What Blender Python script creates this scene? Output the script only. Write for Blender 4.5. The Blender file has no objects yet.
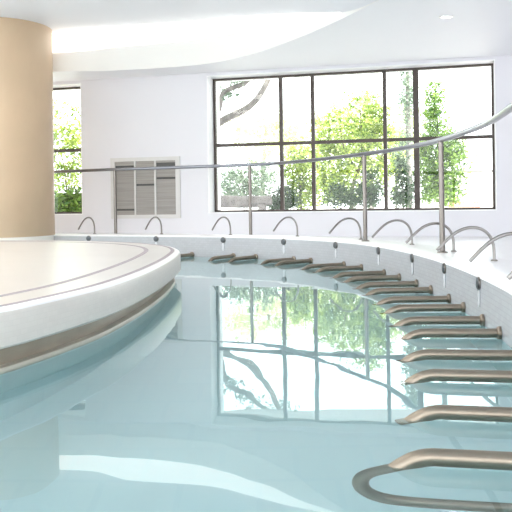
import bpy, bmesh, math, random
from mathutils import Vector, Matrix
R_ = random.Random(11)
C = bpy.context.scene.collection
sc = bpy.context.scene

# ------------------------------------------------------------------ helpers
def obj(name, bm, mat, parent=None, smooth=False, angle=40):
    me = bpy.data.meshes.new(name)
    bmesh.ops.recalc_face_normals(bm, faces=bm.faces[:])
    bm.to_mesh(me); bm.free()
    if smooth:
        for p in me.polygons: p.use_smooth = True
        try: me.set_sharp_from_angle(angle=math.radians(angle))
        except Exception: pass
    if mat: me.materials.append(mat)
    o = bpy.data.objects.new(name, me); C.objects.link(o)
    if parent: o.parent = parent
    return o

def tag(o, label, cat, group=None, kind=None):
    o['label'] = label; o['category'] = cat
    if group: o['group'] = group
    if kind: o['kind'] = kind
    return o

def thing(name, label, cat, loc=(0, 0, 0), rz=0, group=None):
    o = bpy.data.objects.new(name, None); C.objects.link(o)
    o.location = loc; o.rotation_euler = (0, 0, rz)
    return tag(o, label, cat, group)

def struct(name, bm, mat, parent=None, smooth=False):
    o = obj(name, bm, mat, parent, smooth)
    if parent is None: o['kind'] = 'structure'
    return o

def dup(root, loc, rz, label, group):
    r = root.copy(); C.objects.link(r); r.location = loc; r.rotation_euler = (0, 0, rz)
    r['label'] = label; r['group'] = group
    for ch in list(root.children):
        c = ch.copy(); C.objects.link(c); c.parent = r
        for g in ch.children:
            d = g.copy(); C.objects.link(d); d.parent = c
    return r

def box(bm, x0, x1, y0, y1, z0, z1, M=None):
    vs = [Vector((x, y, z)) for z in (z0, z1) for y in (y0, y1) for x in (x0, x1)]
    if M: vs = [M @ v for v in vs]
    v = [bm.verts.new(p) for p in vs]
    for f in ((0, 1, 3, 2), (4, 6, 7, 5), (0, 4, 5, 1), (2, 3, 7, 6), (0, 2, 6, 4), (1, 5, 7, 3)):
        bm.faces.new([v[i] for i in f])

def spline(P, n=10, closed=False):
    P = [Vector(p) for p in P]
    Q = [P[-1]] + P + [P[0], P[1]] if closed else [2*P[0]-P[1]] + P + [2*P[-1]-P[-2]]
    o = []
    for i in range(1, len(Q)-2):
        a, b, c, d = Q[i-1:i+3]
        for k in range(n):
            t = k/n
            o.append(.5*(2*b + (c-a)*t + (2*a-5*b+4*c-d)*t*t + (3*b-a-3*c+d)*t**3))
    if not closed: o.append(Q[-2])
    return o

def tube(bm, path, r, seg=12, caps=True):
    path = [Vector(p) for p in path]; n = len(path)
    rr = r if isinstance(r, (list, tuple)) else [r]*n
    T = [(path[min(i+1, n-1)]-path[max(i-1, 0)]).normalized() for i in range(n)]
    up = Vector((0, 0, 1)) if abs(T[0].z) < .9 else Vector((1, 0, 0))
    N = (up - T[0]*up.dot(T[0])).normalized()
    rings = []
    for i in range(n):
        N = (N - T[i]*N.dot(T[i])).normalized(); B = T[i].cross(N)
        rings.append([bm.verts.new(path[i] + (N*math.cos(a)+B*math.sin(a))*rr[i])
                      for a in [2*math.pi*k/seg for k in range(seg)]])
    for i in range(n-1):
        for k in range(seg):
            bm.faces.new((rings[i][k], rings[i][(k+1) % seg], rings[i+1][(k+1) % seg], rings[i+1][k]))
    if caps:
        bm.faces.new(rings[0][::-1]); bm.faces.new(rings[-1])

def lathe(bm, prof, seg=32, M=None):
    rings = []
    for r, z in prof:
        ring = []
        for k in range(seg):
            a = 2*math.pi*k/seg
            v = Vector((r*math.cos(a), r*math.sin(a), z))
            ring.append(bm.verts.new(M @ v if M else v))
        rings.append(ring)
    for i in range(len(rings)-1):
        for k in range(seg):
            bm.faces.new((rings[i][k], rings[i][(k+1) % seg], rings[i+1][(k+1) % seg], rings[i+1][k]))
    bm.faces.new(rings[0][::-1]); bm.faces.new(rings[-1])

def normals2(pts, closed):
    n = len(pts); out = []
    for i in range(n):
        a = pts[(i-1) % n] if closed else pts[max(i-1, 0)]
        b = pts[(i+1) % n] if closed else pts[min(i+1, n-1)]
        t = (b-a).normalized(); out.append(Vector((-t.y, t.x)))
    return out

def sweep(bm, pts, prof, closed, nrm=None):
    """profile of (offset along the left normal, z) swept along a plan curve, uv = (arc length, profile length)"""
    N = nrm or normals2(pts, closed); uv = bm.loops.layers.uv.verify()
    n = len(pts); rows = []; s = [0]
    for i in range(1, n+1): s.append(s[-1] + (pts[i % n]-pts[i-1]).length)
    pv = [0]
    for a, b in zip(prof, prof[1:]): pv.append(pv[-1]+math.hypot(b[0]-a[0], b[1]-a[1]))
    for p, q in zip(pts, N):
        rows.append([bm.verts.new((p.x+q.x*d, p.y+q.y*d, z)) for d, z in prof])
    for i in range(n if closed else n-1):
        j = (i+1) % n
        for k in range(len(prof)-1):
            f = bm.faces.new((rows[i][k], rows[j][k], rows[j][k+1], rows[i][k+1]))
            for l, w in zip(f.loops, ((s[i], pv[k]), (s[i+1], pv[k]), (s[i+1], pv[k+1]), (s[i], pv[k+1]))):
                l[uv].uv = w
    return rows

def fill(bm, loops):
    es = []
    for lp in loops:
        vs = [bm.verts.new(p) for p in lp]
        es += [bm.edges.new((vs[i], vs[(i+1) % len(vs)])) for i in range(len(vs))]
    bmesh.ops.triangle_fill(bm, use_beauty=True, use_dissolve=False, edges=es)

# ------------------------------------------------------------------ materials
def mat(name, col, rough=.5, metal=0., spec=.5, noise=None, bump=None, emit=None):
    m = bpy.data.materials.new(name); m.use_nodes = True
    nt = m.node_tree; b = nt.nodes['Principled BSDF']
    b.inputs['Base Color'].default_value = (*col, 1)
    b.inputs['Roughness'].default_value = rough; b.inputs['Metallic'].default_value = metal
    b.inputs['Specular IOR Level'].default_value = spec
    if noise:
        sc_, amt, st = noise
        tc = nt.nodes.new('ShaderNodeTexCoord'); mp = nt.nodes.new('ShaderNodeMapping'); mp.inputs['Scale'].default_value = st
        nz = nt.nodes.new('ShaderNodeTexNoise'); nz.inputs['Scale'].default_value = sc_; nz.inputs['Detail'].default_value = 5
        rp = nt.nodes.new('ShaderNodeValToRGB')
        rp.color_ramp.elements[0].position = .3; rp.color_ramp.elements[1].position = .7
        rp.color_ramp.elements[0].color = (*[c*(1-amt) for c in col], 1)
        rp.color_ramp.elements[1].color = (*[min(1, c*(1+amt)) for c in col], 1)
        nt.links.new(tc.outputs['Object'], mp.inputs['Vector']); nt.links.new(mp.outputs['Vector'], nz.inputs['Vector'])
        nt.links.new(nz.outputs['Fac'], rp.inputs['Fac']); nt.links.new(rp.outputs['Color'], b.inputs['Base Color'])
        if bump:
            bp = nt.nodes.new('ShaderNodeBump'); bp.inputs['Strength'].default_value = bump; bp.inputs['Distance'].default_value = .01
            nt.links.new(nz.outputs['Fac'], bp.inputs['Height']); nt.links.new(bp.outputs['Normal'], b.inputs['Normal'])
    if emit:
        b.inputs['Emission Color'].default_value = (*emit[0], 1); b.inputs['Emission Strength'].default_value = emit[1]
    return m

def tile_mat(name, col, grout, w, hgt, rough=.25, var=.06, bump=.25):
    m = bpy.data.materials.new(name); m.use_nodes = True
    nt = m.node_tree; b = nt.nodes['Principled BSDF']; b.inputs['Roughness'].default_value = rough
    uv = nt.nodes.new('ShaderNodeTexCoord'); br = nt.nodes.new('ShaderNodeTexBrick')
    br.inputs['Scale'].default_value = 1; br.inputs['Brick Width'].default_value = w; br.inputs['Row Height'].default_value = hgt
    br.inputs['Mortar Size'].default_value = hgt*.05; br.inputs['Mortar Smooth'].default_value = .3; br.offset = .5
    br.inputs['Color1'].default_value = (*[c*(1-var) for c in col], 1); br.inputs['Color2'].default_value = (*col, 1)
    br.inputs['Mortar'].default_value = (*grout, 1)
    bp = nt.nodes.new('ShaderNodeBump'); bp.inputs['Strength'].default_value = bump; bp.inputs['Distance'].default_value = .002; bp.invert = True
    nt.links.new(uv.outputs['UV'], br.inputs['Vector']); nt.links.new(br.outputs['Color'], b.inputs['Base Color'])
    nt.links.new(br.outputs['Fac'], bp.inputs['Height']); nt.links.new(bp.outputs['Normal'], b.inputs['Normal'])
    return m

def leaf_mat(name, c0, c1, trans=.35):
    m = bpy.data.materials.new(name); m.use_nodes = True
    nt = m.node_tree; b = nt.nodes['Principled BSDF']; b.inputs['Roughness'].default_value = .5
    at = nt.nodes.new('ShaderNodeAttribute'); at.attribute_name = 'leaf'
    rp = nt.nodes.new('ShaderNodeValToRGB')
    rp.color_ramp.elements[0].color = (*c0, 1); rp.color_ramp.elements[1].color = (*c1, 1)
    tr = nt.nodes.new('ShaderNodeBsdfTranslucent'); mx = nt.nodes.new('ShaderNodeMixShader'); mx.inputs[0].default_value = trans
    nt.links.new(at.outputs['Fac'], rp.inputs['Fac']); nt.links.new(rp.outputs['Color'], b.inputs['Base Color'])
    nt.links.new(rp.outputs['Color'], tr.inputs['Color'])
    nt.links.new(b.outputs[0], mx.inputs[1]); nt.links.new(tr.outputs[0], mx.inputs[2])
    nt.links.new(mx.outputs[0], nt.nodes['Material Output'].inputs['Surface'])
    return m

def thin_glass():
    m = bpy.data.materials.new('window_glass'); m.use_nodes = True; nt = m.node_tree
    nt.nodes.remove(nt.nodes['Principled BSDF'])
    t = nt.nodes.new('ShaderNodeBsdfTransparent'); t.inputs['Color'].default_value = (.97, .985, .98, 1)
    g = nt.nodes.new('ShaderNodeBsdfGlossy'); g.inputs['Roughness'].default_value = .0
    fr = nt.nodes.new('ShaderNodeFresnel'); fr.inputs['IOR'].default_value = 1.3; mx = nt.nodes.new('ShaderNodeMixShader')
    nt.links.new(fr.outputs[0], mx.inputs[0]); nt.links.new(t.outputs[0], mx.inputs[1]); nt.links.new(g.outputs[0], mx.inputs[2])
    nt.links.new(mx.outputs[0], nt.nodes['Material Output'].inputs['Surface'])
    return m

def water_mat():
    m = bpy.data.materials.new('pool_water'); m.use_nodes = True; nt = m.node_tree
    nt.nodes.remove(nt.nodes['Principled BSDF'])
    t = nt.nodes.new('ShaderNodeBsdfRefraction'); t.inputs['Color'].default_value = WATER_TINT; t.inputs['IOR'].default_value = 1.33; t.inputs['Roughness'].default_value = 0.
    g = nt.nodes.new('ShaderNodeBsdfGlossy'); g.inputs['Roughness'].default_value = .0
    g.inputs['Color'].default_value = (.97, 1, 1, 1)
    fr = nt.nodes.new('ShaderNodeFresnel'); fr.inputs['IOR'].default_value = 1.33; mx = nt.nodes.new('ShaderNodeMixShader')
    tc = nt.nodes.new('ShaderNodeTexCoord'); nz = nt.nodes.new('ShaderNodeTexNoise')
    nz.inputs['Scale'].default_value = 1.6; nz.inputs['Detail'].default_value = 2; nz.inputs['Roughness'].default_value = .4
    bp = nt.nodes.new('ShaderNodeBump'); bp.inputs['Strength'].default_value = 1.; bp.inputs['Distance'].default_value = .0022
    nt.links.new(tc.outputs['Object'], nz.inputs['Vector']); nt.links.new(nz.outputs['Fac'], bp.inputs['Height'])
    nt.links.new(bp.outputs['Normal'], g.inputs['Normal']); nt.links.new(bp.outputs['Normal'], t.inputs['Normal']); nt.links.new(bp.outputs['Normal'], fr.inputs['Normal'])
    nt.links.new(fr.outputs[0], mx.inputs[0]); nt.links.new(t.outputs[0], mx.inputs[1]); nt.links.new(g.outputs[0], mx.inputs[2])
    nt.links.new(mx.outputs[0], nt.nodes['Material Output'].inputs['Surface'])
    return m

WATER_TINT = (.93, .985, .99, 1)
M = dict(
    wall=mat('wall_paint', (.76, .755, .785), .6, noise=(1.2, .012, (1, 1, 1))),
    reveal=mat('reveal_gloss_white', (.93, .93, .93), .35, noise=(2., .01, (1, 1, 1))),
    ceil=mat('ceiling_paint', (.80, .81, .84), .6, noise=(.8, .01, (1, 1, 1))),
    soffit=mat('soffit_paint', (.91, .91, .93), .55, noise=(.8, .01, (1, 1, 1))),
    face=mat('cove_face_plaster', (.88, .87, .84), .6, noise=(1., .012, (1, 1, 1))),
    floor=mat('deck_stone', (.85, .84, .85), .35, noise=(3., .02, (1, 1, 1))),
    coping=mat('coping_stone', (.87, .86, .86), .3, noise=(6., .02, (1, 1, 1))),
    rimtile=tile_mat('rim_mosaic', (.52, .525, .545), (.43, .435, .455), .06, .03),
    pooltile=tile_mat('pool_floor_tile', (.68, .83, .85), (.655, .81, .835), .3, .3, .4, .02, .05),
    slab=mat('island_stone', (.68, .65, .61), .28, noise=(2., .03, (1, 1, 1))),
    fascia=tile_mat('island_mosaic', (.70, .655, .60), (.65, .61, .555), .05, .025, .3, .04, .15),
    stripe=mat('mauve_inlay', (.36, .31, .335), .6, noise=(30., .1, (1, 1, 1))),
    plinth=mat('taupe_stone', (.36, .30, .23), .35, noise=(4., .12, (1, 1, 4))),
    ledge=mat('pale_ledge', (.52, .48, .40), .35, noise=(6., .05, (1, 1, 1))),
    column=mat('honey_plaster', (.58, .43, .285), .45, noise=(1.6, .07, (1, 1, .7)), bump=.03),
    base=mat('column_base_stone', (.82, .79, .73), .3, noise=(4., .03, (1, 1, 1))),
    steel=mat('satin_steel', (.235, .215, .195), .35, 1., noise=(8., .05, (1, 1, 1))),
    spout=mat('spout_steel', (.33, .315, .30), .3, 1., noise=(8., .05, (1, 1, 1))),
    rail=mat('brushed_rail_steel', (.28, .29, .32), .3, 1., noise=(20., .04, (1, 1, 1))),
    bronze=mat('warm_steel', (.29, .245, .195), .33, 1., noise=(14., .06, (1, 1, 1))),
    dark=mat('dark_nozzle', (.12, .13, .14), .4, .6, noise=(40., .1, (1, 1, 1))),
    lime=mat('pale_streak', (.70, .71, .73), .5, noise=(30., .05, (1, 1, .2))),  # whitish colour of the uneven strip below each wall jet
    frame=mat('window_bronze', (.075, .058, .05), .45, .2, noise=(12., .1, (1, 1, 1))),
    vframe=mat('grille_frame', (.66, .65, .63), .5, noise=(9., .02, (1, 1, 1))),
    white=mat('white_lacquer', (.82, .81, .79), .4, noise=(9., .01, (1, 1, 1))),
    slat=mat('grey_louvre', (.37, .35, .325), .45, .0, noise=(3., .15, (.3, 1, 14))),
    gap=mat('louvre_dark', (.10, .10, .095), .6, noise=(9., .1, (1, 1, 1))),
    lamp=mat('cove_diffuser', (.9, .9, .88), .5, emit=((1., .965, .91), 1.5)),
    spot=mat('downlight_diffuser', (.9, .9, .9), .5, emit=((1., .98, .95), 3.)),
    ground=mat('garden_gravel', (.84, .81, .77), .9, noise=(8., .15, (1, 1, 1))),
    gwall=mat('garden_wall_render', (.86, .85, .83), .8, noise=(4., .03, (1, 1, 1))),
    cap=mat('wall_cap_grey', (.13, .13, .13), .7, noise=(6., .1, (1, 1, 1))),
    terra=mat('terracotta_paving', (.62, .34, .25), .8, noise=(10., .12, (1, 1, 1))),
    bark=mat('grey_bark', (.24, .22, .205), .85, noise=(10., .3, (1, 1, .3)), bump=.5),
    stem=mat('dark_stem', (.14, .115, .09), .85, noise=(10., .3, (1, 1, .3)), bump=.4),
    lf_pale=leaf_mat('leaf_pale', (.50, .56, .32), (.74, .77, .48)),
    lf_yel=leaf_mat('leaf_yellow_green', (.07, .15, .02), (.55, .66, .15), .45),
    lf_mid=leaf_mat('leaf_mid_green', (.025, .085, .012), (.30, .47, .09), .4),
    lf_grey=leaf_mat('leaf_grey_green', (.12, .19, .13), (.40, .48, .36), .3),
    lf_dark=leaf_mat('leaf_dark_green', (.015, .045, .02), (.11, .18, .085), .2),
    glass=thin_glass(), water=water_mat())

# ------------------------------------------------------------------ plan: pool rim
Z_DECK, Z_FLOOR, Z_WATER, Z_BOTTOM = 0., -.09, -.288, -1.15
RIM = [(-5.2, 12.35), (-4.0, 12.05), (-2.95, 11.68), (-2.04, 11.32), (-1.2, 10.93), (-.62, 10.58), (-.08, 10.2), (.33, 9.8),
       (.75, 9.23), (1.08, 8.5), (1.25, 7.8), (1.34, 7.2), (1.39, 6.5), (1.405, 5.8), (1.385, 5.15), (1.345, 4.53),
       (1.285, 3.93), (1.2, 3.3), (1.08, 2.65), (.94, 2.0), (.82, 1.2), (.8, 0)]
REST = [(.68, -1.2), (.05, -2.4), (-1.2, -3.2), (-3.5, -3.5), (-6.5, -3.0), (-9.2, -.5), (-10.2, 3), (-10, 7), (-8.8, 10.3), (-7.2, 12.)]
rim_open = spline(RIM, 24); S_ = [0]
for a, b in zip(rim_open, rim_open[1:]): S_.append(S_[-1]+(b-a).length)
def rim_at(s):
    for i in range(len(S_)-1):
        if S_[i+1] >= s:
            t = (s-S_[i])/(S_[i+1]-S_[i]); a, b = rim_open[i], rim_open[i+1]
            d = (b-a).normalized()
            return a.lerp(b, t), Vector((-d.y, d.x))        # point, outward normal
pool = spline(RIM+REST, 10, True)
poolN = normals2(pool, True)

# floor around the pool, coping, tiled pool wall, pool bottom
COPE = .5
outer = [p+n*COPE for p, n in zip(pool, poolN)]
bm = bmesh.new()
fill(bm, [[(x, y, Z_FLOOR) for x, y in ((-13, -7), (8, -7), (8, 16), (-13, 16))], [(p.x, p.y, Z_FLOOR) for p in outer]])
struct('floor', bm, M['floor'])
bm = bmesh.new()
sweep(bm, pool, [(0.0, -.018), (0.0, -.012), (.004, -.004), (.012, 0), (COPE-.01, 0), (COPE, -.008), (COPE, Z_FLOOR-.02)], True, poolN)
struct('floor_coping', bm, M['coping'], None, True)
bm = bmesh.new(); sweep(bm, pool, [(.003, -.012), (.003, Z_WATER-.03)], True, poolN)
struct('trim_2', bm, M['rimtile'])
bm = bmesh.new(); sweep(bm, pool, [(.003, Z_WATER-.03), (.003, Z_BOTTOM)], True, poolN)
struct('wall_basin', bm, M['pooltile'])
bm = bmesh.new(); bm.faces.new([bm.verts.new((p.x+n.x*.08, p.y+n.y*.08, Z_BOTTOM)) for p, n in zip(pool, poolN)])
uv = bm.loops.layers.uv.verify()
for f in bm.faces:
    for l in f.loops: l[uv].uv = (l.vert.co.x, l.vert.co.y)
struct('floor_pool', bm, M['pooltile'])

# water
CX, CY, CR = -3.855, 11.7, .82
edge = [p+n*.0 for p, n in zip(pool, poolN)]
inside = [(p-Vector((CX, CY))).length < CR+.006 for p in edge]
i0 = inside.index(True); i1 = len(inside)-1-inside[::-1].index(True)
a0 = math.atan2(edge[i0].y-CY, edge[i0].x-CX); a1 = math.atan2(edge[i1].y-CY, edge[i1].x-CX)+2*math.pi
arc = [Vector((CX+(CR+.006)*math.cos(a0+(a1-a0)*k/40), CY+(CR+.006)*math.sin(a0+(a1-a0)*k/40))) for k in range(41)]
edge = edge[:i0]+arc+edge[i1+1:]                       # the water stops at the column's base
bm = bmesh.new(); bm.faces.new([bm.verts.new((p.x, p.y, Z_WATER)) for p in edge])
wo = obj('pool_water', bm, M['water'])
if wo.data.polygons[0].normal.z < 0: wo.data.flip_normals()
tag(wo, 'still pale turquoise water filling the curved pool', 'water', None, 'stuff')

# ------------------------------------------------------------------ window wall
WA = Vector((-.65, 12.64)); WD = Vector((.96650305, -.25665512)); WN = Vector((-.25665512, -.96650305))   # WN towards the room
WM = Matrix(((WD.x, WN.x, 0, WA.x), (WD.y, WN.y, 0, WA.y), (0, 0, 1, 0), (0, 0, 0, 1)))     # (t, towards room, z)
FRONT, BACK = .31, -.3
W1 = (-.01, 4.355); W2 = (-5.4, -2.2); WZ = (.28, 2.455)
Z_SOF, Z_CEIL = 2.5, 3.1
bm = bmesh.new()
for t0, t1, z0, z1 in ((-13.5, W2[0], Z_FLOOR, 3.3), (W2[0], W2[1], Z_FLOOR, WZ[0]), (W2[0], W2[1], WZ[1], 3.3), (W2[1], W1[0], Z_FLOOR, 3.3),
                       (W1[0], W1[1], Z_FLOOR, WZ[0]), (W1[0], W1[1], WZ[1], 3.3), (W1[1], 9.5, Z_FLOOR, 3.3)):
    box(bm, t0, t1, BACK, FRONT, z0, z1, WM)
struct('wall_far', bm, M['wall'])
bm = bmesh.new(); box(bm, 7.8, 8, -7, 10.9, Z_FLOOR, 3.3); struct('wall_right', bm, M['wall'])

bm = bmesh.new(); e = .012
for t0, t1 in (W1, W2):
    box(bm, t0, t0+e, BACK-.002, FRONT+.002, WZ[0], WZ[1], WM); box(bm, t1-e, t1, BACK-.002, FRONT+.002, WZ[0], WZ[1], WM)
    box(bm, t0+e, t1-e, BACK-.002, FRONT+.002, WZ[0], WZ[0]+e, WM); box(bm, t0+e, t1-e, BACK-.002, FRONT+.002, WZ[1]-e, WZ[1], WM)
struct('trim_3', bm, M['reveal'])
def window(name, t0, t1, divs, zmid, fr=.035):
    w = bpy.data.objects.new(name, None); C.objects.link(w); w['kind'] = 'structure'
    w.location = WM @ Vector(((t0+t1)/2, 0, WZ[0])); W = Matrix.Translation(-w.location) @ WM
    z0, z1 = WZ[0]+.012, WZ[1]-.012
    bm = bmesh.new(); D = .035
    box(bm, t0, t0+fr, -D, D, z0, z1, W); box(bm, t1-fr, t1, -D, D, z0, z1, W)
    box(bm, t0+fr, t1-fr, -D, D, z0, z0+fr*.9, W); box(bm, t0+fr, t1-fr, -D, D, z1-fr*.9, z1, W)
    obj('window_frame', bm, M['frame'], w)
    for t, wd in divs:
        bm = bmesh.new(); box(bm, t-wd/2, t+wd/2, -D, D, z0+fr*.9, z1-fr*.9, W); obj('mullion', bm, M['frame'], w)
    bm = bmesh.new(); box(bm, t0+fr, t1-fr, -D+.004, D-.004, zmid-.026, zmid+.026, W); obj('transom', bm, M['frame'], w)
    bm = bmesh.new(); box(bm, t0+fr, t1-fr, -.006, 0, z0+.03, z1-.03, W); obj('pane', bm, M['glass'], w)
    return w
window('window_1', W1[0]+.012, W1[1]-.012, [(1.119, .055), (1.629, .055), (2.746, .055), (3.214, .085)], 1.368)
window('window_2', W2[0]+.012, W2[1]-.012, [(-3.9, .055), (-4.6, .055)], 1.37)

# ------------------------------------------------------------------ ceiling, dropped soffit, cove
bm = bmesh.new(); box(bm, -13, 8, -7, 15.6, Z_CEIL+.06, Z_CEIL+.3); struct('ceiling_slab', bm, M['ceil'])
Lc = spline([(-13, 12.3), (-9, 12.2), (-6, 12.1), (-3, 12.0), (-2.09, 11.97), (-.84, 11.6), (-.08, 10.9), (.55, 9.8), (1.08, 8.55), (1.45, 7.4), (1.7, 6), (1.85, 4), (1.9, 0), (1.9, -7)], 30)
Uc = spline([(-13, 12.28, 3.1), (-9, 12.2, 3.1), (-6, 12.12, 3.1), (-3.1, 12.02, 3.1), (-2.03, 11.65, 3.1), (-.82, 11.25, 3.07), (-.08, 10.5, 2.95), (.55, 9.54, 2.75), (1.06, 8.52, 2.53),
             (1.45, 7.4, 2.502), (1.7, 6, 2.502), (1.85, 4, 2.502), (1.9, 0, 2.502), (1.9, -7, 2.502)], 30)
Vc = spline([(-13, 9, 3.1), (-9, 9, 3.1), (-6, 9, 3.1), (-3.6, 9, 3.1), (-2.8, 8.6, 3.1), (-2.0, 8.2, 3.1), (-1.5, 7.6, 3.1), (-1.1, 7, 3.1), (-.8, 6.4, 3.1), (-.6, 5.8, 3.1), (-.5, 5, 3.1), (-.45, 3.5, 3.1), (-.4, 0, 3.1), (-.4, -7, 3.1)], 30)
# main ceiling: flat over the pool, dipping along its right side to meet the soffit
bm = bmesh.new(); rows = []
for u, v in zip(Uc, Vc): rows.append([bm.verts.new(u.lerp(v, k/6)+Vector((0, 0, (.0 if k in (0, 6) else .0)))) for k in range(7)])
for r0, r1 in zip(rows, rows[1:]):
    for k in range(6): bm.faces.new((r0[k], r1[k], r1[k+1], r0[k+1]))
bm.faces.new([r[6] for r in rows]+[bm.verts.new((-13, -7, 3.1))])
struct('ceiling', bm, M['ceil'], None, True)
# plaster face of the drop
bm = bmesh.new()
va = [bm.verts.new((p.x, p.y, Z_SOF)) for p in Lc]; vb = [bm.verts.new(p) for p in Uc]
for i in range(len(va)-1): bm.faces.new((va[i], va[i+1], vb[i+1], vb[i]))
struct('trim_1', bm, M['face'], None, True)
bm = bmesh.new()
wl = WM @ Vector((-13.2, FRONT-.05, 0)); wr = WM @ Vector((8.9, FRONT-.05, 0))
fill(bm, [[(p.x, p.y, Z_SOF) for p in Lc] + [(8, -7, Z_SOF), (8, wr.y, Z_SOF), (wl.x, wl.y, Z_SOF)]])
struct('ceiling_soffit', bm, M['soffit'])
# luminous cove band on the upper half of the drop
bm = bmesh.new()
rows = []
for i in range(84, 236):
    a = Vector((Lc[i].x, Lc[i].y, Z_SOF)); b = Uc[i]
    t = (Uc[i+1]-Uc[i]); off = Vector((t.y, -t.x, 0)).normalized()*.015
    x = (i-84)/151; lo = .48 + .26*x
    rows.append([bm.verts.new(a.lerp(b, v)+off*o) for v, o in ((lo, 1), (.985, 1), (.985, .2), (lo, .2))])
for r0, r1 in zip(rows, rows[1:]):
    for k in range(4): bm.faces.new((r0[k], r1[k], r1[(k+1) % 4], r0[(k+1) % 4]))
bm.faces.new(rows[0]); bm.faces.new(rows[-1][::-1])
cl = obj('cove_light', bm, M['lamp'])
tag(cl, 'long glowing white cove light band curving along the ceiling drop', 'ceiling light')

# downlight
d = thing('downlight', 'small round recessed white downlight in the soffit near the big window', 'ceiling light', (2.17, 8.73, Z_SOF))
bm = bmesh.new(); lathe(bm, [(.085, 0), (.085, -.006), (.07, -.01), (.062, -.004)], 28); obj('trim_ring', bm, M['white'], d, True)
bm = bmesh.new(); lathe(bm, [(.06, -.001), (.06, -.005)], 24); obj('diffuser', bm, M['spot'], d)

# ------------------------------------------------------------------ column
CX, CY = -3.855, 11.7
col = thing('column', 'thick round honey coloured column standing on a pale base', 'column', (CX, CY, Z_BOTTOM))
bm = bmesh.new(); lathe(bm, [(.82, -Z_BOTTOM+.0), (.82, Z_CEIL-Z_BOTTOM+.02)], 96); obj('shaft', bm, M['column'], col, True)
bm = bmesh.new(); lathe(bm, [(.825, 0), (.825, -Z_BOTTOM-.012), (.82, -Z_BOTTOM)], 96); obj('base', bm, M['base'], col, True)

# ------------------------------------------------------------------ island platform
ISL = [(-1.144, 3.48), (-1.035, 3.74), (-.935, 4.06), (-.83, 4.5), (-.745, 5.2), (-.70, 6.0), (-.69, 6.7), (-.72, 7.45), (-.84, 8.05), (-1.05, 8.55), (-1.38, 9.03),
       (-1.85, 9.45), (-2.6, 9.85), (-3.6, 10.05), (-4.9, 9.8), (-6.2, 8.9), (-7, 7.2), (-6.9, 5.2), (-6, 3.4), (-4.5, 2.2), (-3.1, 1.95), (-2.1, 2.3), (-1.5, 2.88)]
isl = spline(ISL, 8, True); islN = normals2(isl, True)       # anticlockwise: left normal = inward
cz = .01
island = thing('island_platform', 'white curved island platform with mauve inlay lines rising from the water', 'platform', (-3.6, 6.2, Z_BOTTOM))
IO = Vector((3.6, -6.2)); isl0 = [p+IO for p in isl]; zo = -Z_BOTTOM
bm = bmesh.new()
prof = [(.012, -.172), (.0, -.16), (0, -.022), (.008, -.004), (.024, .006), (.05, cz), (.5, cz)]
rows = sweep(bm, isl0, [(.05, cz+zo), (.5, cz+zo)], True, islN)
bm.faces.new([r[-1] for r in rows]); obj('top_slab', bm, M['slab'], island, True, 30)
bm = bmesh.new(); sweep(bm, isl0, [(.008, -.008+zo), (.012, -.001+zo), (.024, .006+zo), (.05, cz+zo)], True, islN); obj('bullnose_edge', bm, M['coping'], island, True)
bm = bmesh.new(); sweep(bm, isl0, [(.16, -.172+zo), (.012, -.172+zo), (0, -.16+zo), (0, -.022+zo), (.008, -.008+zo)], True, islN); obj('fascia', bm, M['fascia'], island, True)
for nm, d0, d1 in (('inlay_stripe', .06, .094), ('inlay_stripe', .305, .348)):
    bm = bmesh.new(); sweep(bm, isl0, [(d0, cz+zo-.004), (d0, cz+zo+.0015), (d1, cz+zo+.0015), (d1, cz+zo-.004)], True, islN); obj(nm, bm, M['stripe'], island)
bm = bmesh.new(); sweep(bm, isl0, [(.11, -.172+zo), (.11, -.30+zo)], True, islN); obj('plinth', bm, M['plinth'], island, True)
bm = bmesh.new(); sweep(bm, isl0, [(.105, -.30+zo), (.105, 0)], True, islN); obj('submerged_base', bm, M['pooltile'], island, True)
bm = bmesh.new(); sweep(bm, isl0, [(.115, -.270+zo), (.06, -.270+zo), (.055, -.276+zo), (.055, -.33+zo), (.115, -.33+zo)], True, islN); obj('ledge', bm, M['ledge'], island, True)

# ------------------------------------------------------------------ hand rail
POSTS = [(-2.14, 11.93), (-.07, 11.0), (1.23, 8.75), (1.616, 6.76), (1.41, 4.15), (.98, 1.6)]
RAILC = [(-6.2, 13.05), (-4.8, 12.92), (-3.85, 12.7), (-3.0, 12.36)] + POSTS[:2] + [(.68, 10.05)] + [POSTS[2]] + [(1.5, 7.75)] + [POSTS[3]] + [(1.59, 5.4), POSTS[4], (1.25, 2.9), POSTS[5]]
RH = .978
hr = thing('handrail', 'long curved steel handrail on slim posts along the pool edge', 'railing', (1.23, 8.75, 0))
hro = Vector((1.23, 8.75, 0))
bm = bmesh.new(); tube(bm, [Vector((p.x, p.y, RH))-hro for p in spline(RAILC, 10)], .023, 16); obj('rail', bm, M['rail'], hr, True)
for k, (x, y) in enumerate(POSTS+[(-4.4, 12.84)]):
    zf = Z_DECK
    for i in range(0, 1): pass
    dmin = min((Vector((x, y))-p).length for p in pool)
    zf = Z_DECK if dmin < COPE-.03 else Z_FLOOR
    bm = bmesh.new(); tube(bm, [Vector((x, y, zf))-hro, Vector((x, y, RH-.01))-hro], .0235, 14); po = obj('post', bm, M['steel'], hr, True)
    bm = bmesh.new(); lathe(bm, [(.045, 0), (.045, .008), (.03, .014)], 20, Matrix.Translation(Vector((x, y, zf))-hro)); obj('foot_flange', bm, M['steel'], po, True)

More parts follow.
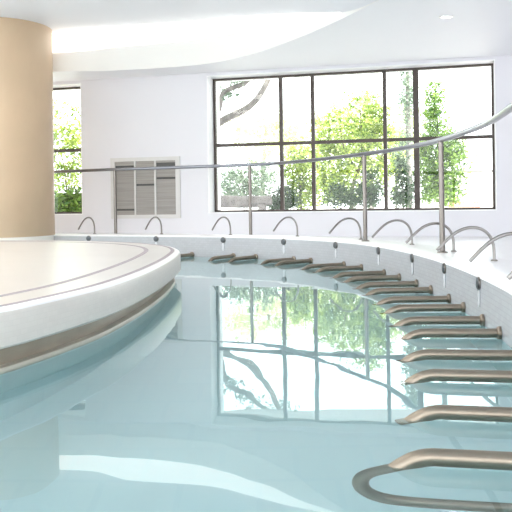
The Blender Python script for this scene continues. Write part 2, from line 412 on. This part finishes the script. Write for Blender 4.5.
# ------------------------------------------------------------------ massage bars, spouts and wall jets along the rim
def make_bar(label, group, loc, rz, L=.415, looped=False):
    t = thing('massage_bar', label, 'bar', loc, rz, group)           # local +x runs out over the water
    pts = [(0, 0, 0), (.1, 0, 0), (L-.06, 0, 0), (L, 0, -.001), (L+.04, 0, -.010), (L+.075, 0, -.028), (L+.105, 0, -.049), (L+.135, 0, -.072)]
    if looped: pts += [(L+.168, 0, -.10), (L+.192, 0, -.14), (L+.198, 0, -.195), (L+.182, 0, -.245), (L+.14, 0, -.282), (L+.07, 0, -.298), (L-.04, 0, -.302), (.2, 0, -.302), (0, 0, -.302)]
    bm = bmesh.new(); tube(bm, spline(pts, 5), .025, 18); obj('bent_tube', bm, M['bronze'], t, True)
    for z in (0, -.302)[:2 if looped else 1]:
        bm = bmesh.new(); lathe(bm, [(.038, 0), (.038, .014), (.028, .022)], 22, Matrix.Translation((0, 0, z)) @ Matrix.Rotation(math.pi/2, 4, 'Y')); obj('wall_flange', bm, M['bronze'], t, True)
    return t
def make_spout(label, group, loc, rz):
    t = thing('swan_neck_spout', label, 'water spout', loc, rz, group)   # local +x points to the pool, origin at the foot
    pts = [(0, 0, 0), (0, 0, .07), (.008, 0, .135), (.045, 0, .205), (.11, 0, .245), (.19, 0, .25), (.27, 0, .222), (.345, 0, .165), (.425, 0, .085)]
    bm = bmesh.new(); tube(bm, spline(pts, 6), .0115, 12); obj('arched_pipe', bm, M['spout'], t, True)
    bm = bmesh.new(); lathe(bm, [(.026, 0), (.026, .006), (.016, .012)], 18); obj('foot_flange', bm, M['steel'], t, True)
    return t
def make_jet(label, group, loc, rz):
    t = thing('wall_jet', label, 'pool jet', loc, rz, group)             # local +x out of the tiled wall
    RY = Matrix.Rotation(math.pi/2, 4, 'Y')
    bm = bmesh.new(); lathe(bm, [(.04, -.002), (.04, .006), (.032, .012)], 24, RY); obj('jet_ring', bm, M['steel'], t, True)
    bm = bmesh.new(); lathe(bm, [(.036, .004), (.036, .013), (.016, .016)], 20, RY); obj('nozzle', bm, M['dark'], t, True)
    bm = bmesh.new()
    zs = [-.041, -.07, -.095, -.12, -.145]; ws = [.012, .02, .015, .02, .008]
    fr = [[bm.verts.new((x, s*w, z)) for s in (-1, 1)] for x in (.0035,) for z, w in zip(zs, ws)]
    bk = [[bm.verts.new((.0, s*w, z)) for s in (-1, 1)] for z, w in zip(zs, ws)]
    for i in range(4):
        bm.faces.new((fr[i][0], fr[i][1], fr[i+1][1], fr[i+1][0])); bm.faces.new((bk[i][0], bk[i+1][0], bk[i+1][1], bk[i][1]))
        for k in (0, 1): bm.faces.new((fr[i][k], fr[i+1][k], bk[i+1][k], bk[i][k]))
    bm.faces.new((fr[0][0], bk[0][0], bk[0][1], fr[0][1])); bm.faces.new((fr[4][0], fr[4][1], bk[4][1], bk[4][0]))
    st = obj('pale_streak', bm, M['lime'], t); st['label'] = 'white streak'  # 'lime' is just the whitish colour of this strip
    return t

ORD = ['nearest', 'second', 'third', 'fourth', 'fifth', 'sixth', 'seventh', 'eighth', 'ninth', 'tenth', 'eleventh', 'twelfth', 'thirteenth',
       'fourteenth', 'fifteenth', 'sixteenth', 'seventeenth', 'eighteenth', 'nineteenth', 'twentieth']
def place(maker, s_list, z, off, label, group):
    first = None
    for k, s in enumerate(s_list):
        p, n = rim_at(s); q = p+n*off; rz = math.atan2(-n.y, -n.x)
        lb = label(k, len(s_list))
        if first is None: first = maker(lb, group, (q.x, q.y, z), rz)
        else: dup(first, (q.x, q.y, z), rz, lb, group)
HOLES = [2.876, 4.021, 5.153, 6.2, 7.236, 8.333, 9.37, 10.392, 11.435]
BARS = [4.627, 5.321, 5.698, 6.385, 6.709, 7.421, 7.848, 8.496, 8.959, 9.513, 9.974, 10.543, 10.996, 11.543, 11.996, 12.60, 13.05, 13.64, 14.12]
def bar_label(k, n):
    j = 18-k
    if j == 0: return 'bent bronze steel bar nearest the camera, low over the water'
    if k == 0: return 'farthest bent steel bar, just past the edge of the white island platform'
    if k == 1: return 'small far bent bar below the jet nearest the second rail post, left of its pair'
    return 'bent steel bar on the tiled pool wall, %s nearest bar to the camera' % ORD[j]
BAR_GROUP = 'bent steel bars along the pool wall'
place(make_bar, BARS[:-4], -.259, -.001, lambda k, n: bar_label(k, 19), BAR_GROUP)
place(lambda *a: make_bar(*a, L=.455), BARS[-4:-1], -.259, -.001, lambda k, n: bar_label(k+15, 19), BAR_GROUP)
_p, _n = rim_at(BARS[-1])
make_bar(bar_label(18, 19), BAR_GROUP, (_p.x-_n.x*.001, _p.y-_n.y*.001, -.259), math.atan2(-_n.y, -_n.x), .485, True)
def spout_label(k, n):
    if k == 0: return 'thin arched spout in front of the narrow window beside the column'
    if k == 1: return 'thin arched spout under the louvred grille on the wall'
    if k == n-1: return 'nearest arched spout, only its tip and bend showing at the right edge'
    return 'arched steel water spout on the coping, %s nearest spout to the camera' % ORD[n-1-k]
place(make_spout, [h-d for h, d in zip(HOLES+[12.48], (.14, .14, .14, .13, .05, .03, 0, 0, 0, 0))], 0, .37, spout_label, 'arched water spouts on the coping')
def jet_label(k, n):
    if k == 0: return 'dark round jet in the far pool wall beside the honey column'
    if k == 1: return 'dark round jet in the far pool wall below the louvred grille'
    if k == n-1: return 'round wall jet with a pale streak, nearest jet to the camera'
    return 'round wall jet with a pale streak, %s nearest jet to the camera' % ORD[n-1-k]
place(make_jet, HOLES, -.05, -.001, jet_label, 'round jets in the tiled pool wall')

# ------------------------------------------------------------------ louvred grille on the far wall
g = thing('louvred_grille', 'grey three bay louvred grille in a pale frame on the far wall', 'vent')
t0, t1, gz0, gz1 = -1.6, -.549, .268, 1.136
CO = WM @ Vector(((t0+t1)/2, FRONT, gz0-.06)); g.location = CO; GM = Matrix.Translation(-CO) @ WM
# wall t of a point seen on the front plane
bm = bmesh.new()
box(bm, t0-.075, t0, FRONT-.01, FRONT+.03, gz0-.06, gz1+.06, GM); box(bm, t1, t1+.075, FRONT-.01, FRONT+.03, gz0-.06, gz1+.06, GM)
box(bm, t0, t1, FRONT-.01, FRONT+.03, gz0-.06, gz0, GM); box(bm, t0, t1, FRONT-.01, FRONT+.03, gz1, gz1+.06, GM)
obj('frame', bm, M['vframe'], g)
bm = bmesh.new(); box(bm, t0, t1, FRONT-.008, FRONT+.002, gz0, gz1, GM); obj('back_panel', bm, M['gap'], g)
w3 = (t1-t0)/3
for k in (1, 2):
    bm = bmesh.new(); box(bm, t0+w3*k-.014, t0+w3*k+.014, FRONT-.005, FRONT+.026, gz0, gz1, GM); obj('divider', bm, M['vframe'], g)
dark_at = {0: (2, 23), 1: (11,), 2: (1, 2, 8)}
for b in range(3):
    a0 = t0+w3*b+(.014 if b else 0); a1 = t0+w3*(b+1)-(.014 if b < 2 else 0)
    bm = bmesh.new(); n = 26; ph = (gz1-gz0)/n
    for k in range(n):
        zc = gz1-ph*(k+.5)
        if k in dark_at[b]: continue
        hh = ph*.5
        SL = GM @ Matrix.Translation((0, FRONT+.012, zc)) @ Matrix.Rotation(math.radians(-14), 4, 'X')
        box(bm, a0+.003, a1-.003, -.004, .004, -hh, hh, SL)
    obj('louvre_blade_bank', bm, M['slat'], g)

# ------------------------------------------------------------------ garden beyond the windows
FPX, HY = 780., 200.
def P(x, y, Y):
    """photo direction at a distance Y in front of the camera -> world point"""
    u = x-256-.0145*(y-256); v = y-HY+.0145*(x-256)
    return Vector((u/FPX*Y, Y, .48-v/FPX*Y))
GZ = -.25
bm = bmesh.new(); box(bm, -40, 45, -50, BACK, GZ-.1, GZ, WM)
gr = obj('garden_ground', bm, M['ground']); gr['kind'] = 'structure'

def leaves(name, blobs, size, m, parent=None, seed=1, core=.45):
    r = random.Random(seed); bm = bmesh.new(); lay = bm.loops.layers.float_color.new('leaf')
    size *= .85
    for c, rad, n in blobs:
        c = Vector(c); n = int(n*1.8)
        hub = None
        for q in range(n):
            if q % 11 == 0:
                while True:
                    hub = Vector((r.uniform(-1, 1), r.uniform(-1, 1), r.uniform(-1, 1)))
                    if core*r.random() < hub.length < 1: break
                tone = r.uniform(-.28, .28)
            v = hub
            p = c+Vector((v.x*rad[0]+r.gauss(0, 1.5*size), v.y*rad[1]+r.gauss(0, 1.5*size), v.z*rad[2]+r.gauss(0, 1.3*size)))
            if p.z < GZ+.02: continue
            a = Vector((r.gauss(0, 1), r.gauss(0, 1), r.gauss(0, .7))).normalized()
            b = a.cross(Vector((r.gauss(0, 1), r.gauss(0, 1), r.gauss(0, 1)))).normalized()
            s = size*r.uniform(.6, 1.35); nn = a.cross(b)*s*.18
            vs = [bm.verts.new(q) for q in (p-a*s, p+b*s*.42+nn, p+a*s, p-b*s*.42+nn)]
            f = bm.faces.new(vs); k = min(1, max(0, r.random()+tone))
            for l in f.loops: l[lay] = (k, k, k, 1)
    return obj(name, bm, m, parent)

def limb(name, paths, m, parent, r0, r1, seg=8):
    bm = bmesh.new()
    for i, pt in enumerate(paths):
        q = spline(pt, 6); n = len(q); a = r0 if i == 0 else r0*.55
        tube(bm, q, [a+(r1-a)*k/(n-1) for k in range(n)], seg)
    return obj(name, bm, m, parent, True)

def plant(name, label, cat, base, group=None):
    t = thing(name, label, cat, (base[0], base[1], GZ), 0, group); return t
def rel(t, pts): return [Vector(p)-t.location for p in pts]
def blob(t, x, y, Y, rx, ry, n, ryy=None):
    k = Y/FPX; c = P(x, y, Y)-t.location
    return (c, (rx*k, ryy or (rx*k*.8), ry*k), n)

# leaning grey tree in the first pane
Y = 16.
t = plant('leaning_tree', 'bare grey leaning tree crossing the upper left pane', 'tree', P(203, 205, Y))
limb('trunk', [rel(t, [(*P(200, 212, Y).xy, GZ), P(202, 170, Y), P(206, 135, Y), P(222, 121, Y), P(244, 110, Y), P(256, 100, Y), P(266, 84, Y), P(275, 62, Y)]),
               rel(t, [P(208, 133, Y), P(218, 112, Y-.2), P(223, 94, Y-.3), P(232, 88, Y-.3), P(246, 82, Y-.3), P(262, 62, Y-.3)])], M['bark'], t, .10, .05, 10)
o = leaves('foliage', [blob(t, 226, 92, Y-.3, 10, 8, 90), blob(t, 240, 84, Y-.3, 8, 5, 50), blob(t, 262, 70, Y-.3, 30, 12, 160)], .05, M['lf_grey'], t, 3)
# far pale tree behind
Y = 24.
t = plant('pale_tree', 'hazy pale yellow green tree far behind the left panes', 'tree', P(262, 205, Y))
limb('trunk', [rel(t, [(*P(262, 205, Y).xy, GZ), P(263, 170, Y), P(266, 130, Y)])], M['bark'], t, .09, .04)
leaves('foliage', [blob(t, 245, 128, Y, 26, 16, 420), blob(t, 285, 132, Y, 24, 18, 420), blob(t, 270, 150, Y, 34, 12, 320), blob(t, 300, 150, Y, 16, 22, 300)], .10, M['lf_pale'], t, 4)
# grey-green shrub lower left
Y = 17.5
t = plant('grey_shrub', 'sparse grey green shrub behind the fallen log', 'shrub', P(248, 210, Y))
limb('stems', [rel(t, [(*P(248, 210, Y).xy, GZ), P(x0, 190, Y), P(x1, y1, Y)]) for x0, x1, y1 in ((240, 228, 170), (247, 250, 160), (255, 268, 165), (244, 240, 165))], M['stem'], t, .02, .008, 6)
leaves('foliage', [blob(t, 234, 182, Y, 15, 16, 560), blob(t, 258, 178, Y, 18, 20, 620), blob(t, 246, 194, Y, 26, 9, 420)], .05, M['lf_grey'], t, 5)
# fallen log
Y = 15.0
lg = thing('fallen_log', 'grey fallen log lying outside the lower left pane', 'log', (*P(240, 203, Y).xy, GZ))
bm = bmesh.new()
tube(bm, rel(lg, [P(205, 201.5, Y), P(225, 201.5, Y), P(240, 202, Y), P(258, 201.5, Y), P(272, 200, Y)]), [.115, .12, .118, .11, .085], 14); obj('trunk', bm, M['bark'], lg, True)
for x in (216, 262):
    bm = bmesh.new(); p = P(x, 203, Y)-lg.location; box(bm, p.x-.08, p.x+.08, -.12, .12, 0, p.z-.02); obj('bearer', bm, M['bark'], lg)
# round dark shrub
Y = 15.95
t = plant('round_shrub', 'dark round clipped shrub beside the end of the log', 'shrub', P(286, 208, Y))
leaves('foliage', [blob(t, 285, 200, Y, 13, 13, 900), blob(t, 276, 205, Y, 9, 7, 260)], .04, M['lf_dark'], t, 6, .8)
# yellow-green bush between the narrow panes
Y = 17.2
t = plant('yellow_bush', 'bright yellow green bush behind the second and third panes', 'shrub', P(300, 208, Y))
limb('stems', [rel(t, [(*P(302, 210, Y).xy, GZ), P(300, 185, Y), P(x1, y1, Y)]) for x1, y1 in ((290, 150), (303, 148), (312, 160))], M['stem'], t, .02, .008, 6)
leaves('foliage', [blob(t, 294, 168, Y, 13, 22, 420), blob(t, 308, 165, Y, 13, 24, 420), blob(t, 302, 195, Y, 16, 16, 420)], .055, M['lf_yel'], t, 7)
# airy tree in the wide pane
Y = 18.9
t = plant('airy_tree', 'airy yellow green tree with dark curved branches in the wide middle pane', 'tree', P(352, 210, Y))
limb('trunk', [rel(t, [(*P(352, 212, Y).xy, GZ), P(352, 190, Y), P(360, 165, Y), P(362, 140, Y), P(360, 110, Y)]),
               rel(t, [P(352, 195, Y), P(335, 195, Y), P(322, 180, Y), P(316, 160, Y)]), rel(t, [P(352, 195, Y), P(366, 192, Y), P(376, 172, Y), P(384, 150, Y)]),
               rel(t, [P(358, 172, Y), P(345, 150, Y), P(340, 128, Y)]), rel(t, [P(360, 160, Y), P(374, 140, Y), P(380, 118, Y)])], M['stem'], t, .055, .02, 7)
leaves('foliage', [blob(t, 330, 168, Y, 20, 24, 620), blob(t, 352, 150, Y, 24, 26, 640), blob(t, 374, 150, Y, 20, 30, 640), blob(t, 345, 125, Y, 26, 18, 380),
                   blob(t, 374, 118, Y, 18, 22, 380), blob(t, 362, 102, Y, 20, 12, 160), blob(t, 350, 128, Y, 44, 34, 420), blob(t, 350, 165, Y, 42, 40, 420), blob(t, 325, 190, Y, 14, 16, 420), blob(t, 352, 185, Y, 26, 18, 520), blob(t, 322, 140, Y, 12, 18, 260)], .06, M['lf_yel'], t, 8)
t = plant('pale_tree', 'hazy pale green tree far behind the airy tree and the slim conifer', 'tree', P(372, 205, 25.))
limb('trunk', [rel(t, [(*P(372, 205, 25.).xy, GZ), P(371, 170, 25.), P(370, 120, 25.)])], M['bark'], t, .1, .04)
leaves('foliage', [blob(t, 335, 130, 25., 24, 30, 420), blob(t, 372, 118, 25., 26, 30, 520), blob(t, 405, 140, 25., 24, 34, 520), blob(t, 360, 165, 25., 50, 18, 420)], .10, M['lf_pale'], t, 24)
# dark low planting
Y = 16.2
t = plant('low_shrubs', 'dark blue green low shrub under the airy tree', 'shrub', P(362, 210, Y))
leaves('foliage', [blob(t, 345, 197, Y, 24, 12, 560, .3), blob(t, 370, 188, Y, 12, 20, 560, .25)], .05, M['lf_dark'], t, 9)
t = plant('low_shrubs', 'dark blue green low shrub at the foot of the slim conifer', 'shrub', P(402, 210, 16.9))
limb('stems', [rel(t, [(*P(403, 208, 16.9).xy, GZ), P(403, 195, 16.9), P(402, 178, 16.9)])], M['stem'], t, .025, .01, 6)
leaves('foliage', [blob(t, 404, 192, 16.9, 12, 18, 560, .2), blob(t, 400, 172, 16.9, 7, 16, 220)], .05, M['lf_dark'], t, 10)
t = plant('lime_bush', 'lime green bush between the airy tree and the conifer', 'shrub', P(396, 208, 20.2))
limb('stems', [rel(t, [(*P(396, 208, 20.2).xy, GZ), P(396, 180, 20.2), P(396, 140, 20.2)])], M['stem'], t, .03, .01, 6)
leaves('foliage', [blob(t, 396, 150, 20.2, 12, 26, 420), blob(t, 392, 180, 20.2, 12, 20, 300)], .055, M['lf_yel'], t, 14)
# slim conifer
Y = 18.
t = plant('slim_conifer', 'tall slim grey green conifer behind the fourth pane', 'tree', P(407, 210, Y))
limb('trunk', [rel(t, [(*P(409, 210, Y).xy, GZ), P(409, 160, Y), P(408, 110, Y), P(407, 55, Y)])], M['bark'], t, .085, .04)
leaves('foliage', [blob(t, 407, 70, Y, 7, 20, 330), blob(t, 407, 100, Y, 8, 22, 380), blob(t, 408, 130, Y, 7, 16, 160), blob(t, 402, 155, Y, 7, 18, 220)], .05, M['lf_grey'], t, 11)
# tall shrub by the right pane
Y = 18.3
t = plant('tall_shrub', 'tall bright green pointed shrub at the right of the window', 'tree', P(442, 210, Y))
limb('trunk', [rel(t, [(*P(441, 212, Y).xy, GZ), P(441, 180, Y), P(439, 140, Y), P(434, 95, Y)])], M['stem'], t, .04, .012)
leaves('foliage', [blob(t, 434, 102, Y, 8, 20, 300), blob(t, 434, 122, Y, 11, 18, 340), blob(t, 438, 142, Y, 22, 14, 640), blob(t, 436, 112, Y, 13, 34, 160)], .055, M['lf_mid'], t, 12)
o = leaves('lower_foliage', [blob(t, 428, 172, Y, 13, 28, 800), blob(t, 446, 172, Y, 18, 30, 1100), blob(t, 456, 150, Y, 10, 14, 240), blob(t, 444, 165, Y, 27, 36, 420), blob(t, 444, 196, Y, 22, 10, 500)], .055, M['lf_mid'], t, 13)
# white garden wall at right
Y = 21.
gw = thing('garden_wall', 'white rendered garden wall with grey coping behind the tall shrub', 'wall', (*P(486, 205, Y).xy, GZ))
zt = P(486, 172, Y).z-GZ
bm = bmesh.new(); box(bm, -1.4, 3.0, 0, .25, 0, zt); obj('wall_body', bm, M['gwall'], gw)
bm = bmesh.new(); box(bm, -1.45, 3.05, -.04, .29, zt, zt+.06); obj('coping', bm, M['cap'], gw)
pv = thing('terracotta_planter', 'low terracotta planter wall at the foot of the tall shrub', 'planter', (*P(470, 205, 20.2).xy, GZ))
bm = bmesh.new(); box(bm, -.5, .22, -.18, .18, 0, .60); obj('planter_wall', bm, M['terra'], pv)
bm = bmesh.new(); box(bm, -.52, .24, -.2, .2, .60, .63); obj('coping', bm, M['terra'], pv)
# tree behind the narrow window beside the column
Y = 17.
t = plant('multi_stem_tree', 'thin stemmed yellow green tree outside the narrow window', 'tree', P(68, 210, Y))
limb('stems', [rel(t, [(*P(68, 212, Y).xy, GZ), P(x0, 180, Y), P(x1, y1, Y)]) for x0, x1, y1 in ((66, 58, 140), (68, 68, 130), (70, 79, 135), (65, 48, 150), (72, 88, 150))], M['stem'], t, .02, .008, 6)
leaves('foliage', [blob(t, 66, 150, Y, 26, 26, 760), blob(t, 66, 120, Y, 26, 22, 300), blob(t, 68, 178, Y, 22, 16, 420)], .055, M['lf_yel'], t, 15)
t = plant('dark_bush', 'dark leafy bush at the foot of the narrow window', 'shrub', P(68, 212, 15.4))
leaves('foliage', [blob(t, 62, 206, 15.4, 14, 12, 560), blob(t, 78, 204, 15.4, 12, 11, 420)], .07, M['lf_mid'], t, 16)

# ------------------------------------------------------------------ light
w = bpy.data.worlds.new('sky'); sc.world = w; w.use_nodes = True
bg = w.node_tree.nodes['Background']; bg.inputs['Color'].default_value = (.95, .98, 1., 1); bg.inputs['Strength'].default_value = 3.6
sd = bpy.data.lights.new('sun', 'SUN'); sd.energy = 9.; sd.angle = math.radians(2); sd.color = (1, .96, .88)
so = bpy.data.objects.new('sun', sd); C.objects.link(so)
for x in (-7.2, -5.4, -3.4, -1.7):  # unseen area lights added under the ceiling to brighten the hall, no fixtures
    for y in (-2.5, .5, 3.5, 6.2, 8.6):
        ld = bpy.data.lights.new('added_fill_light', 'AREA'); ld.shape = 'DISK'; ld.size = .9; ld.energy = 13; ld.color = (1, .96, .9)
        lo = bpy.data.objects.new('added_fill_light', ld); C.objects.link(lo); lo.location = (x, y, Z_CEIL-.03)
so.rotation_euler = Vector((.45, -.55, .9)).to_track_quat('Z', 'Y').to_euler()

# ------------------------------------------------------------------ camera
cd = bpy.data.cameras.new('camera'); cam = bpy.data.objects.new('camera', cd); C.objects.link(cam)
cd.sensor_width = 36; cd.sensor_fit = 'HORIZONTAL'; cd.lens = 36*780/512
cd.shift_y = -56/512; cd.shift_x = .0016; cd.clip_start = .02
cam.matrix_world = Matrix.Translation((0, 0, .48)) @ Matrix.Rotation(math.pi/2, 4, 'X') @ Matrix.Rotation(-.0145, 4, 'Z')
sc.camera = cam
vs = sc.view_settings; vs.view_transform = 'Standard'; vs.look = 'None'; vs.gamma = 1; vs.use_curve_mapping = False; vs.exposure = .36
sc.cycles.use_denoising = True; sc.cycles.max_bounces = 16; sc.cycles.diffuse_bounces = 10; sc.cycles.transmission_bounces = 16; sc.cycles.transparent_max_bounces = 16
sc.cycles.sample_clamp_indirect = 30
